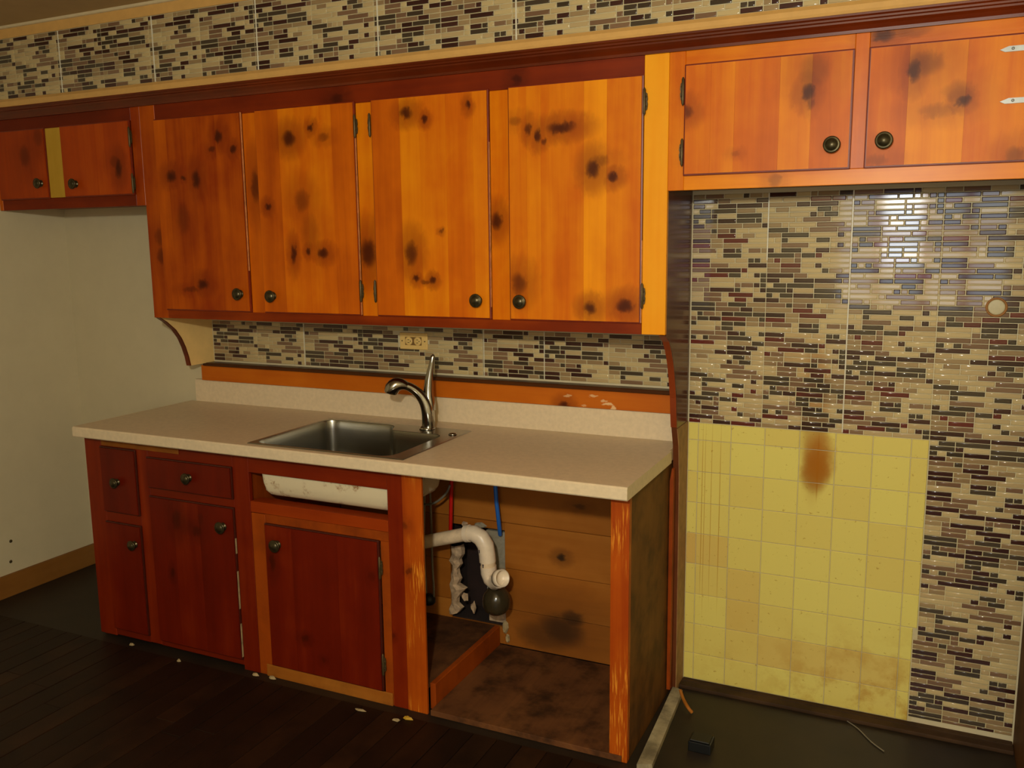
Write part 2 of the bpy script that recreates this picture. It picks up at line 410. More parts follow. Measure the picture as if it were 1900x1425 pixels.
# window behind the camera
win = MB(); 
for a, b in ((WX0, WX0+.05), (WX1-.05, WX1)): win.box(a, b, YN-.08, YN-.02, WZ0, WZ1)
for a, b in ((WZ0, WZ0+.05), (WZ1-.05, WZ1), (1.60, 1.65)): win.box(WX0, WX1, YN-.08, YN-.02, a, b)
wo = struct(win.build('window_1', M['whitetrim'], None))
mm = MB()
for xx in (.42, .75, 1.03): mm.box(xx-.028, xx+.028, YN-.07, YN-.03, WZ0+.05, WZ1-.05)
mm.build('muntin', M['cabside'], wo)
MB().box(WX0+.02, WX1-.02, YN-.10, YN-.096, WZ0+.02, WZ1-.02)

struct(box('baseboard_left', M['basebd'], None, XL, XL+.016, -2.9, .003, 0.0, .105, .003))
bb = MB().box(.036, 1.11, -.022, .003, 0, .012, .003).box(.036, 1.11, -.066, -.03, 0, .014, .004)
struct(bb.build('baseboard_back', M['darkwood'], None))

# ------------------------------------------------------------------ soffit with mosaic, crown
YS = -.352
soffit = struct(box('wall_soffit', M['wallpaint'], None, XL, XR, YS, .003, 2.235, ZC, 0))
tr = MB().prism([(YS-.006, 2.546), (YS-.012, 2.548), (YS-.018, ZC), (YS, ZC), (YS, 2.546)], 'x', XL, XR)
struct(tr.build('trim_1', M['whitetrim'], None))
tr = MB().prism([(YS, 2.225), (YS-.013, 2.225), (YS-.017, 2.232), (YS-.015, 2.246), (YS-.006, 2.258), (YS, 2.258)], 'x', XL, XR)
struct(tr.build('trim_2', M['tanpaint'], None))
tr = MB().prism([(-.315, 2.226), (YS-.008, 2.226), (YS-.008, 2.220), (YS-.003, 2.216), (YS-.003, 2.211), (YS+.002, 2.208), (YS+.002, 2.203), (-.343, 2.196), (-.336, 2.186), (-.334, 2.178), (-.3285, 2.178), (-.315, 2.178)], 'x', XL, 1.15)
struct(tr.build('trim_3', M['crown'], None))
struct(box('trim_4', M['tanpaint'], None, XL, XR, YS-.006, YS, 2.507, 2.546, .001))

# ------------------------------------------------------------------ mosaic
RP = .0165; UNIT = .0218
COLN = ['cream', 'tan', 'taupe', 'umber', 'slate', 'wine']
def tile_geo(w, h):
    """a pillowed glass tile lying in the x-z plane, facing -y"""
    vs = []; r = min(.0022, h*.2)
    for (ins, dep) in ((0, 0), (.0002, .0010), (.0009, .0019), (.0022, .0023), (.0022, .0023)):
        for (sx, sz) in ((-1, -1), (1, -1), (1, 1), (-1, 1)):
            vs.append(((w/2-ins)*sx, -dep, (h/2-ins)*sz))
    fs = []
    for i in range(3):
        for k in range(4): fs.append((i*4+k, i*4+(k+1) % 4, (i+1)*4+(k+1) % 4, (i+1)*4+k))
    fs.append((16, 17, 18, 19)); return vs, fs
cache = {}
def tile_mesh(w, h, cn):
    k = (round(w*2000), round(h*4000), cn)
    if k not in cache:
        vs, fs = tile_geo(round(w*2000)/2000, round(h*4000)/4000)
        me = bpy.data.meshes.new('mosaic_tile'); me.from_pydata(vs, [], fs)
        me.polygons.foreach_set('use_smooth', [True]*len(fs)); me.materials.append(MT[cn]); cache[k] = me
    return cache[k]
def make_pattern(seed, rows=15):
    rr = random.Random(seed); pat = []
    prev = None
    for r in range(rows):
        row = []; u = 0; last = None
        while u < 12:
            l = rr.choice([1, 1, 2, 2, 3, 4, 4]); 
            if u == 0: l = rr.choice([1, 2, 3, 4])
            l = min(l, 12-u)
            # dark tiles tend to run on diagonally from the row above, as in the printed sheets
            cn = rr.choices(COLN, [25, 15, 14, 29, 17, 0])[0]
            if prev:
                for (a, b, c) in prev:
                    if a <= u < b and rr.random() < .22: cn = c
            if last in ('umber', 'slate') and cn in ('umber', 'slate') and rr.random() < .35: cn = 'cream'
            row.append((u, u+l, cn)); u += l; last = cn
        pat.append(row); prev = row
    return pat
PATS = [make_pattern(k) for k in (3, 11, 27)]
def mosaic(parent, y, seams, x0, x1, z0, z1, ztop, keep=lambda x, z: True, row0=0, wine=False):
    """sheets of interlocking tiles hung from ztop downward, each a sheet part with its tiles; returns the tile list"""
    tiles = []
    for si in range(len(seams)-1):
        a, b = seams[si], seams[si+1]
        if b <= x0 or a >= x1: continue
        k = (b-a)/12.0
        nrow = int((ztop-z0)/RP)+2
        for r in range(nrow):
            zc = ztop-RP*(r+.5)
            za, zb = max(zc-RP/2+.0012, z0), min(zc+RP/2-.0012, z1)
            if zb-za < .004: continue
            sheet_r = r//15
            pat = PATS[(si*2+sheet_r) % 3][(r+row0) % 15]
            for (u0, u1, cn) in pat:
                if cn == 'umber' and wine and ((u0*7+r*13+si*5) % 10) < 3: cn = 'wine'
                xa, xb = max(a+u0*k+.0013, x0), min(a+u1*k-.0013, x1)
                if xb-xa < .004: continue
                if not keep((xa+xb)/2, (za+zb)/2): continue
                tiles.append((xa, xb, za, zb, cn, (si, sheet_r)))
    return tiles
def build_tiles(parent, tiles, y, seams, limit=300, sheetgrid=None):
    def size(t):
        c = Vector(((t[0]+t[1])/2, y, (t[2]+t[3])/2)); d = (c-CAM).length
        q = c-CAM; dd = q.dot(FWD); px = 950+F*q.dot(RGT)/dd; py = 712-F*q.dot(UPV)/dd
        vis = 0 <= px <= 1900 and 0 <= py <= 1425
        return -((t[1]-t[0])*(t[3]-t[2])/d**2)*(1 if vis else 0)
    order = sorted(tiles, key=size); top = order[:limit]; rest = order[limit:]
    sheets = {}
    keys = sorted(set(t[5] for t in tiles))
    for kx in keys:
        ts = [t for t in tiles if t[5] == kx]
        m = MB()
        # backing of this sheet: one thin card per run of rows so that cut-outs stay open
        rows = {}
        for t in ts: rows.setdefault(round((t[2]+t[3])/2, 4), []).append(t)
        for zr, rr in rows.items():
            m.box(min(q[0] for q in rr)-.0013, max(q[1] for q in rr)+.0013, y, y+.0012, min(q[2] for q in rr)-.0013, max(q[3] for q in rr)+.0013)
        sheets[kx] = m.build('mosaic_sheet', M['grout'], parent, fix=False)
    for t in top:
        o = bpy.data.objects.new('mosaic_tile', tile_mesh(t[1]-t[0], t[3]-t[2], t[4]))
        COL.objects.link(o); o.parent = sheets[t[5]]; o.location = ((t[0]+t[1])/2, y, (t[2]+t[3])/2)
    if rest:
        me = bpy.data.meshes.new('mosaic_tiles'); vs = []; fs = []; mi = []; tint = []
        for t in rest:
            v, f = tile_geo(t[1]-t[0], t[3]-t[2]); b = len(vs); cx, cz = (t[0]+t[1])/2, (t[2]+t[3])/2
            vs += [(p[0]+cx, p[1]+y, p[2]+cz) for p in v]; fs += [tuple(i+b for i in q) for q in f]
            mi += [COLN.index(t[4])]*len(f); tint += [random.random()]*len(f)
        me.from_pydata(vs, [], fs); me.polygons.foreach_set('use_smooth', [True]*len(fs))
        for c in COLN: me.materials.append(MT[c])
        me.polygons.foreach_set('material_index', mi)
        at_ = me.attributes.new('tint', 'FLOAT', 'FACE'); at_.data.foreach_set('value', tint)
        o = bpy.data.objects.new('mosaic_tiles', me); COL.objects.link(o); o.parent = parent; o['kind'] = 'stuff'

SH = .2618
sf = [-.4752+SH*k for k in range(-10, 11)]
ts = mosaic(soffit, YS-.0012, sf, XL, 1.5, 2.2585, 2.506, 2.506)
build_tiles(soffit, ts, YS-.0012, sf)

# niche wall on the right: mosaic above and beside the old yellow tiles
yw = .0018
seamR = [.036, .2885, .550, .812, 1.108]
def keepR(x, z): return not (x < .8125 and z < .985-.006*max(0, min(1, x))) 
YX1 = .8125
def keepR(x, z):
    if z > .982: return True
    if z > .305: return x > YX1
    return x > .800
tR = mosaic(wall_back, yw, seamR, .036, 1.108, .982, 1.772, 1.772, wine=True)
tR2 = mosaic(wall_back, yw, [.8135, 1.108], .8135, 1.108, .305, .981, .981, row0=3)
tR3 = mosaic(wall_back, yw, [.8005, 1.108], .8005, 1.108, .030, .304, .304, row0=7)
tR2 = [t[:5]+((3, 3+t[5][1]),) for t in tR2]; tR3 = [t[:5]+((3, 7+t[5][1]),) for t in tR3]
# splashback above the counter ledge
seamB = [-2.155, -1.900, -1.640, -1.340, -1.043, -.781, -.520, -.264, -.002]
oa, ob, oc_, od = at(743, 640, y=0), at(794, 640, y=0), 1.195, 1.262
tB = mosaic(wall_back, yw, seamB, -2.153, XP0-.001, 1.1005, 1.300, 1.284)
tB = [t[:5]+((10+t[5][0], 0),) for t in tB if not (oa.x < (t[0]+t[1])/2 < ob.x and oc_ < (t[2]+t[3])/2 < od)]
build_tiles(wall_back, tR+tR2+tR3+tB, yw, seamR)
# yellow ceramic tiles, each its own piece
GX, GZ, TP = .3016, .229, .1149
ring = at(1849, 570, y=0)
for j in range(-2, 8):
    for i in range(-3, 6):
        xa, xb = max(.036, GX+i*TP), min(.8, GX+(i+1)*TP) if GZ+j*TP < .25 else min(YX1, GX+(i+1)*TP)
        za, zb = max(.013, GZ+j*TP), min(.981, GZ+(j+1)*TP)
        if i < 0 and j > 2:  # the two left columns sit a little lower in the upper field
            za, zb = max(.013, za-.0), zb
        if xb-xa < .006 or zb-za < .006: continue
        g = .0011
        fy = -.0022-random.uniform(0, .0012)
        m = MB().box(xa+g, xb-g, fy, .003, za+g, zb-g, .0016)
        c = Vector(((xa+xb)/2, 0, (za+zb)/2)); tone = .5
        for (px, py, tv) in ((1290, 1020, 1.0), (1322, 1020, .85), (1380, 1075, .85), (1380, 1130, .8), (1385, 1180, .65), (1440, 1205, .85), (1500, 1215, .7), (1568, 1228, .75), (1632, 1240, .7), (1600, 1290, .65), (1320, 1080, .6)):
            if (at(px, py, y=0)-c).length < TP*.5: tone = tv
        o = m.build('ceramic_tile', MT['yellow'], wall_back, tone)
M['seam'] = plain('pale_seam', (206, 200, 176), .35, vary=.08, scale=60)
for (sxx, z0, z1) in ((.550, .985, 1.770), (.2885, 1.55, 1.770)):
    MB().box(sxx-.0022, sxx+.0022, -.0014, .0018, z0, z1, .0006).build('sheet_seam', M['seam'], wall_back)
for px in (565, 898, 1010):
    q = at(px, 650, y=0); MB().box(q.x-.0018, q.x+.0018, -.0014, .0018, 1.101, 1.284, .0006).build('sheet_seam', M['seam'], wall_back)
for (px, py) in ((118, 175), (290, 155), (481, 132), (704, 110), (959, 80)):
    q = at(px, py, y=YS); MB().box(q.x-.0028, q.x+.0028, YS-.0050, YS-.0012, 2.259, 2.506, .0006).build('sheet_seam', M['seam'], soffit)
pale = MB().box(.034, .812, .0005, .0028, .012, .981); pale.build('grout_bed', M['grout'], wall_back)
# rusty ring left by a fixture on the mosaic
rg = MB(); n = 28
rg.lathe((ring.x, .001, ring.z), (0, -1, 0), [(0, .030), (.004, .030), (.005, .027), (.004, .0235), (.0, .0235)], n)
rgo = tag(rg.build('pipe_collar', M['rust_ring'], None), 'rusty brown ring with a pale centre on the mosaic at the far right', 'ring')
MB().lathe((ring.x, .001, ring.z), (0, -1, 0), [(0, .0234), (.0032, .0234), (.0036, .020)], n).build('centre_disc', M['grout'], rgo)
# drum of the hole behind the sink cabinet
cav = MB().box(HX0-.01, HX1+.01, .10, .155, HZ0-.01, HZ1+.01).box(HX0-.008, HX0+.004, -.029, .11, HZ0, HZ1).box(HX1-.004, HX1+.008, -.029, .11, HZ0, HZ1).box(HX0, HX1, -.029, .11, HZ0-.008, HZ0+.004).box(HX0, HX1, -.029, .11, HZ1-.004, HZ1+.008)
cav.build('wall_cavity', M['cavity'], wall_back)['label'] = 'dark open cavity in the wall behind the sink pipes'

# ------------------------------------------------------------------ hardware
def knob_mb(c, r=.0175, axis=(0, -1, 0)):
    return MB().lathe(c, axis, [(0, r*.7), (.002, r*.68), (.004, r*.42), (.012, r*.38), (.016, r*.72), (.019, r), (.0215, r), (.0235, r*.86), (.0225, r*.74), (.0245, r*.66), (.028, r*.42), (.0295, r*.2), (.030, 0)], 24)
def knob(px, py, y, parent, mat='bronze', r=.0235):
    p = at(px, py, y=y-.02)
    return knob_mb((p.x, y, p.z), r).build('knob', M[mat], parent)
def hinge(x, z, y, parent, side, h=.07):
    """offset cabinet hinge: barrel with pointed tips and a small leaf on the stile"""
    m = MB().tube([(x, y-.003, z-h/2-.006), (x, y-.003, z-h/2), (x, y-.003, z+h/2), (x, y-.003, z+h/2+.006)], [.0015, .0045, .0045, .0015], 10)
    s = side
    m.prism([(x, z-h*.42), (x+s*.008, z-h*.34), (x+s*.010, z-h*.10), (x+s*.008, z), (x+s*.010, z+h*.10), (x+s*.008, z+h*.34), (x, z+h*.42)], 'y', y, y+.0025)
    for zz in (-.2, .2): m.lathe((x+s*.005, y, z+zz*h), (0, -1, 0), [(0, .003), (.0015, .002), (.002, 0)], 8)
    return m.build('hinge', M['hinge'], parent)

def door(parent, x0, x1, z0, z1, yface, yfront, splits, tones, mat, knobpx=None, hinges=(), name='door', edge='edge', rad=.0235, grain='z'):
    """lipped slab door glued up from boards; each board a sub-part"""
    d = MB().box(x0, x1, yfront+.0045, yface+.0005, z0, z1, .004)
    o = d.build(name, M[edge], parent)
    xs = [x0+.0055]+list(splits)+[x1-.0055]
    if grain == 'z':
        for i in range(len(xs)-1):
            box('board', mat, o, xs[i]+(.0001 if i else 0), xs[i+1]-(.0001 if i < len(xs)-2 else 0), yfront, yfront+.006, z0+.0055, z1-.0055, 0, tones[i])
    else:
        box('board', mat, o, x0+.0055, x1-.0055, yfront, yfront+.006, z0+.0055, z1-.0055, .0012, tones[0])
    if knobpx: knob(knobpx[0], knobpx[1], yfront, o, r=rad)
    for (hx, hz, s) in hinges: hinge(hx, hz, yfront+.002, o, s)
    return o
def sx(px, py, y): return at(px, py, y=y).x

# ------------------------------------------------------------------ wall cabinets
UB, UT = 1.323, 2.178
mainc = root('wall_cabinet', 'large amber knotty pine wall cabinet with four tall doors above the sink', 'cabinet', (-1.06, -.16, UB))
c = MB().box(-2.157, .012, YF+.019, .0025, 1.345, UT)
c.box(-2.157, -2.139, YF+.018, .0025, UB, 1.345); c.box(-.006, .012, YF+.018, .0025, UB, 1.345)
c.build('carcass', M['cabside'], mainc, .35)
for a, b, n, tn in ((-2.157, -2.075, 'frame', .05), (-1.627, -1.559, 'frame', .34), (-1.107, -1.037, 'frame', .6), (-.574, -.503, 'frame', .48), (-.043, .034, 'palestile', .6)):
    box('stile', M[n], mainc, a, b, YF, YF+.018, UB, UT if a in (-2.157, -.043) else 2.1138, .0012, tn)
def rails(parent, segs, z0, z1, mat, tn):
    for a, b in segs: box('rail', M[mat], parent, a, b, YF+.0004, YF+.018, z0, z1, .0008, tn)
gaps = [(-2.0748, -1.6272), (-1.5588, -1.1072), (-1.0368, -.5742), (-.5028, -.0432)]
rails(mainc, [(-2.0748, -.0432)], 2.114, UT, 'toprail', .5)
box('bottom_rail', M['bottomrail'], mainc, -2.0748, -.0432, YF-.0016, YF+.0, UB, 1.357, .0006, .5)
rails(mainc, gaps, UB, 1.37, 'toprail', .4)
K1 = [(405, 252, 7, 9), (432, 277, 5, 6), (392, 278, 5, 5, .7), (318, 327, 9, 8), (340, 331, 5, 4, .8), (364, 333, 7, 13), (377, 527, 9, 8), (355, 537, 14, 4, .5), (340, 405, 11, 22, .4), (299, 500, 6, 14, .3)]
K2 = [(575, 238, 5, 6), (536, 257, 11, 11), (600, 254, 9, 6, .5), (545, 470, 5, 14), (572, 467, 4, 6), (599, 470, 9, 8), (497, 384, 5, 6), (560, 372, 12, 16, .5), (575, 430, 14, 26, .3)]
K3 = [(868, 195, 4, 7), (753, 210, 10, 9), (787, 221, 5, 6), (763, 470, 10, 18, .8), (772, 516, 5, 6), (790, 523, 9, 3, .6), (803, 520, 5, 6), (818, 430, 3, 3, .6)]
K4 = [(1040, 237, 20, 9), (997, 253, 5, 10, .9), (980, 240, 5, 10, .8), (1008, 264, 4, 5, .7), (1100, 313, 10, 15), (1137, 328, 8, 8), (955, 225, 10, 7, .4), (1095, 572, 10, 10, .9), (1160, 568, 13, 11), (963, 525, 12, 16, .7), (1112, 298, 14, 8, .4)]
D = [
 (gaps[0], K1, [sx(318, 400, YD), sx(352, 400, YD), sx(408, 400, YD)], [.18, .08, .04, .12], (439, 546), []),
 (gaps[1], K2, [sx(524, 400, YD), sx(572, 400, YD), sx(621, 400, YD)], [.30, .46, .42, .3], (500, 550), [(-1.104, 2.033, 1), (-1.104, 1.448, 1)]),
 (gaps[2], K3, [sx(746, 400, YD), sx(782, 400, YD), sx(830, 400, YD), sx(880, 400, YD)], [.34, .66, .6, .48, .62], (882, 558), [(-1.041, 2.033, -1), (-1.041, 1.448, -1)]),
 (gaps[3], K4, [sx(978, 400, YD), sx(1004, 400, YD), sx(1083, 400, YD), sx(1125, 400, YD)], [.5, .66, .5, .8, .55], (963, 560), [(-.039, 2.04, 1), (-.039, 1.446, 1)]),
]
for i, ((a, b), K, sp, tn, kp, hg) in enumerate(D):
    mt = wood('knotty_pine_door_%d' % (i+1), knots=px_knots(K, YD), rough=.46, **AMB)
    do = door(mainc, a+.0015-.002, b-.0015+.002, 1.357, 2.121, YF, YD, sp, tn, mt, kp, hg)
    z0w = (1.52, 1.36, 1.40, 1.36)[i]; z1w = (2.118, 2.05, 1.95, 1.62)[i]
    box('worn_lit_edge', M['wornlitedge'], do, b+.0002, b+.0012, YD+.002, YD+.009, z0w, z1w, 0)['label'] = 'pale worn door edge with painted highlight'  # strip paints the light caught by the door's right edge, mixed with wear

rc = root('wall_cabinet', 'low amber pine wall cabinet with two doors over the yellow tile niche', 'cabinet', (.58, -.16, 1.77))
MB().box(.0345, 1.13, YF+.019, .0025, 1.785, UT).build('carcass', M['cabside'], rc, .2)
box('stile', M['frame'], rc, .0345, .084, YF, YF+.018, 1.770, UT, .0012, 0.50)
box('stile', M['frame'], rc, .560, .597, YF, YF+.018, 1.8135, UT, .0012, 0.48)
box('stile', M['frame'], rc, 1.078, 1.13, YF, YF+.018, 1.770, UT, .0012, 0.48)
box('rail', M['framebig'], rc, .0842, 1.0778, YF, YF+.018, 1.770, 1.8133, .0012, 0.70)
for a, b in ((.0842, .5598), (.5972, 1.0778)): box('rail', M['framebig'], rc, a, b, YF, YF+.018, 2.137, UT, .0012, 0.50)
KR1 = [(1274, 207, 9, 10, .7), (1500, 170, 9, 12), (1512, 130, 18, 22, .4), (1504, 190, 4, 10, .5), (1365, 285, 6, 4, .3)]
KR2 = [(1697, 130, 8, 16), (1718, 118, 20, 16, .5), (1787, 187, 8, 8), (1740, 205, 22, 9, .35), (1885, 288, 12, 12, .5), (1625, 298, 14, 8, .35), (1780, 170, 18, 14, .35)]
mt = wood('knotty_pine_door_5', knots=px_knots(KR1, YD), rough=.44, **AMB)
door(rc, .083, .5605, 1.812, 2.138, YF, YD, [sx(1318, 220, YD), sx(1362, 220, YD), sx(1445, 220, YD), sx(1504, 220, YD)], [.44, .54, .48, .62, .46], mt, (1543, 268), [(.0805, 2.06, -1), (.0805, 1.882, -1)], rad=.0235)
mt = wood('knotty_pine_door_6', knots=px_knots(KR2, YD), rough=.44, **AMB)
d2 = door(rc, .5965, 1.079, 1.812, 2.138, YF, YD, [sx(1683, 200, YD), sx(1790, 200, YD)], [.44, .70, .56], mt, (1640, 260), [], rad=.0235)
for zz, x0 in ((2.099, .914), (1.969, .922)):
    m = MB().prism([(x0, zz-.0015), (x0+.012, zz-.0075), (x0+.016, zz-.0075), (1.10, zz-.0065), (1.10, zz+.0065), (x0+.02, zz+.0065)], 'y', YD-.004, YD-.0002)
    m.tube([(1.09, YD-.006, zz-.02), (1.09, YD-.006, zz+.02)], .005, 10)
    for q in (.03, .09): m.lathe((x0+q, YD-.004, zz), (0, -1, 0), [(0, .004), (.0015, .003), (.002, 0)], 10)
    m.build('strap_hinge', M['silver'], d2)['label'] = 'silver strap hinge with pointed tip'

lc = root('wall_cabinet', 'short dark-lit pine wall cabinet over the empty alcove at the left', 'cabinet', (-2.6, -.16, 1.785))
MB().box(XL+.002, -2.158, YF+.019, .0025, 1.80, UT).build('carcass', M['cabside'], lc, .3)
box('stile', M['frame'], lc, -2.208, -2.1575, YF, YF+.018, 1.785, UT, .0012, .08)
box('stile', M['yellowpine'], lc, -2.712, -2.619, YF-.006, YF+.018, 1.832, 2.125, .0012, .5)['label'] = 'bare yellow pine centre stile'
box('stile', M['frame'], lc, XL+.002, -3.035, YF, YF+.018, 1.785, UT, .0012, .3)
box('rail', M['toprail'], lc, -3.0348, -2.2082, YF+.0004, YF+.018, 1.785, 1.8318, .0012, .5)
box('rail', M['toprail'], lc, -3.0348, -2.2082, YF+.0004, YF+.018, 2.1255, UT, .0012, .4)
mt = wood('knotty_pine_door_7', dark=(120, 36, 3), mid=(165, 62, 5), light=(200, 96, 10), knots=px_knots([(220, 312, 6, 13), (212, 300, 8, 8, .4), (45, 290, 9, 14, .5), (70, 255, 8, 12, .4)], YD), rough=.4)
door(lc, -2.617, -2.2095, 1.829, 2.129, YF, YD, [sx(180, 300, YD), sx(196, 300, YD)], [.4, .52, .42], mt, (133, 341), [(-2.207, 2.06, 1), (-2.207, 1.875, 1)], rad=.022)
door(lc, -3.034, -2.714, 1.829, 2.129, YF, YD, [sx(58, 300, YD)], [.3, .36], mt, (68, 340), [], rad=.022)

# ------------------------------------------------------------------ tall side panels and brackets
prof = [(YF, UT), (YF, 1.322), (-.312, 1.316), (-.272, 1.296), (-.240, 1.262), (-.214, 1.222), (-.196, 1.180), (-.180, 1.135), (-.168, 1.095), (-.160, 1.04), (-.15, .99)]
tall = root('side_panel', 'tall dark glossy side panel between counter and mosaic niche', 'panel', ((XP0+XP1)/2, -.08, 0))
MB().prism([(.0018, UT), (YF+.019, UT), (YF+.019, 1.322)]+prof[2:]+[(-.125, .92), (-.112, .80), (-.105, .55), (-.10, .0), (.0018, 0)], 'x', XP0, XP1-.001).build('board', M['tallpanel'], tall, .5)
MB().prism([(-.0, .985), (-.152, .985), (-.128, .92), (-.114, .80), (-.107, .55), (-.102, .0), (-.0, 0)], 'x', XP1-.001, XP1+.001).build('side_face', M['tallside'], tall)['label'] = 'scuffed tan lower side of the panel'
e = MB()
for (a, b) in zip(prof[1:-1], prof[2:]):
    e.add([(XP0-.001, a[0]-.004, a[1]), (XP1-.001, a[0]-.004, a[1]), (XP1-.001, b[0]-.004, b[1]), (XP0-.001, b[0]-.004, b[1]),
           (XP0-.001, a[0]+.002, a[1]), (XP1-.001, a[0]+.002, a[1]), (XP1-.001, b[0]+.002, b[1]), (XP0-.001, b[0]+.002, b[1])],
          [(0, 1, 2, 3), (4, 7, 6, 5), (0, 4, 5, 1), (3, 2, 6, 7), (0, 3, 7, 4), (1, 5, 6, 2)])
e.build('curved_edge', M['crown'], tall, .9)['label'] = 'orange curved front edge'
brk = root('curved_bracket', 'curved cream-sided wooden bracket under the left end of the large wall cabinet', 'bracket', (-2.166, -.1, 1.1))
pb = [(.0018, 1.3225), (-.300, 1.3225), (-.262, 1.300), (-.215, 1.262), (-.185, 1.222), (-.165, 1.180), (-.150, 1.135), (-.142, 1.095), (.0018, 1.095)]
MB().prism(pb, 'x', -2.176, -2.158).build('board', M['creampanel'], brk)
e = MB()
for a, b in zip(pb[1:-2], pb[2:-1]):
    X0, X1 = -2.178, -2.157
    e.add([(X0, a[0]-.006, a[1]), (X1, a[0]-.006, a[1]), (X1, b[0]-.006, b[1]), (X0, b[0]-.006, b[1]), (X0, a[0]+.001, a[1]), (X1, a[0]+.001, a[1]), (X1, b[0]+.001, b[1]), (X0, b[0]+.001, b[1])],
          [(0, 1, 2, 3), (4, 7, 6, 5), (0, 4, 5, 1), (3, 2, 6, 7), (0, 3, 7, 4), (1, 5, 6, 2)])
e.build('curved_edge', M['crown'], brk, .5)['label'] = 'brown curved front edge'
rp = root('side_panel', 'dark brown wood panel closing the right edge of the niche', 'panel', (1.125, -.16, 0))
MB().box(1.112, 1.129, YF+.02, .0018, 0, 1.784, .001).box(1.111, 1.131, YF+.002, YF+.02, 0, 1.769, .001).build('board', M['sidepanel'], rp, .2)

# ------------------------------------------------------------------ shelf ledge, outlet
sh = root('backsplash_shelf', 'narrow dark-topped wooden ledge between splashback mosaic and laminate upstand', 'shelf', (-1.1, -.02, 1.0))
box('shelf_top', M['shelfdark'], sh, -2.178, XP0-.001, -.052, .0008, 1.082, 1.0965, .002, .4)
box('apron', M['shelfboard'], sh, -2.205, XP0-.001, -.034, .0018, 1.0125, 1.0818, .001, .5)
ox, oz = (oa.x+ob.x)/2, (oc_+od)/2; hw, hh = (ob.x-oa.x)/2, (od-oc_)/2
out = root('wall_outlet', 'ivory duplex outlet mounted sideways on the splashback mosaic behind the faucet', 'outlet', (ox, 0, oz))
MB().box(ox-hw, ox+hw, -.005, .0025, oz-hh, oz+hh, .002).build('cover_plate', M['outlet'], out)
for s in (-1, 1):
    q = MB().lathe((ox+s*.0205, -.0048, oz), (0, -1, 0), [(0, .0168), (.0025, .0168), (.0032, .0155)], 22).build('socket', M['outlet'], out)
    k = MB()
    for dz in (-.006, .006): k.box(ox+s*.0205-.0045, ox+s*.0205+.0035, -.0088, -.0078, oz+dz-.0011, oz+dz+.0011)
    k.lathe((ox+s*.0205+.0085, -.0078, oz), (0, -1, 0), [(0, .0022), (.0008, .0022)], 10)
    k.build('slot', M['ivorydark'], q)
M['recess'] = plain('outlet_recess', (120, 88, 40), .5)
MB().box(ox-.0385, ox+.0385, -.0056, -.0046, oz-.0165, oz+.0165).build('socket_recess', M['recess'], out)
for s in (-1, 1): MB().lathe((ox+s*hw*.82, -.005, oz), (0, -1, 0), [(0, .003), (.001, .0025)], 10).build('screw', M['hinge'], out)

# ------------------------------------------------------------------ countertop with hole for the sink
SX0, SX1, SY0, SY1 = -1.422, -.762, -.632, -.142
ctop = root('countertop', 'beige speckled laminate countertop with low upstand, running under the window-less wall', 'countertop', (-1.13, -.33, .91))
ctop['label'] = 'beige speckled laminate countertop with a low upstand at the back'
m = MB()
CX0, CX1, CZ0, CZ1, CY = -2.292, .020, .868, .910, -.662
hx0, hx1, hy0, hy1 = SX0+.008, SX1-.010, SY0+.006, SY1-.010
xs = [CX0, hx0, hx1, .0125]; ys = [CY+.010, hy0, hy1, -.0195]
for i in range(3):
    for j in range(3):
        if i == 1 and j == 1: continue
        m.box(xs[i], xs[i+1], ys[j], ys[j+1], CZ0, CZ1)
m.box(.0125, CX1, CY+.010, -.166, CZ0, CZ1)
m.prism([(CY+.010, CZ1), (CY+.004, CZ1-.001), (CY, CZ1-.006), (CY, CZ0+.004), (CY+.003, CZ0), (CY+.010, CZ0)], 'x', CX0, CX1)
m.build('worktop', M['laminate'], ctop)
bs = MB().prism([(.0018, 1.0115), (-.017, 1.0115), (-.0195, 1.009), (-.0195, .9102), (.0018, .9102)], 'x', -2.262, .0125)
bs.build('upstand', M['laminate'], ctop)

# ------------------------------------------------------------------ sink
sink = root('sink', 'square stainless steel drop-in sink with rust-spotted cream underside', 'sink', ((SX0+SX1)/2, (SY0+SY1)/2, .91))
def rrect(x0, x1, y0, y1, r, n=6):
    return rpoly([(x1, y1, r), (x0, y1, r), (x0, y0, r), (x1, y0, r)], n)
def rpoly(cs, n=6):
    """counter-clockwise outline with every corner rounded"""
    out = []; N = len(cs)
    for i, (x, y, r) in enumerate(cs):
        p = Vector((x, y)); a = (Vector(cs[i-1][:2])-p); b = (Vector(cs[(i+1) % N][:2])-p)
        r = min(r, a.length*.48, b.length*.48); A = p+a.normalized()*r; B = p+b.normalized()*r
        for k in range(n+1):
            t = k/n; q = A*(1-t)**2+p*(2*t*(1-t))+B*t**2
            out.append((q.x, q.y))
    return out
def inset(pts, d):
    N = len(pts); o = []
    for i in range(N):
        a = Vector(pts[i-1]); b = Vector(pts[(i+1) % N]); t = (b-a).normalized()
        o.append((pts[i][0]-t.y*d, pts[i][1]+t.x*d))
    return o
BX0, BX1, BY0, BY1 = SX0+.016, SX1-.058, SY0+.012, SY1-.022
BOWL = rpoly([(BX1, BY1-.085, .05), (-1.05, BY1-.085, .02), (-1.085, BY1, .04), (BX0, BY1, .06), (BX0, BY0, .06), (BX1, BY0, .06)])
if sum(BOWL[i-1][0]*BOWL[i][1]-BOWL[i][0]*BOWL[i-1][1] for i in range(len(BOWL))) < 0: BOWL.reverse()
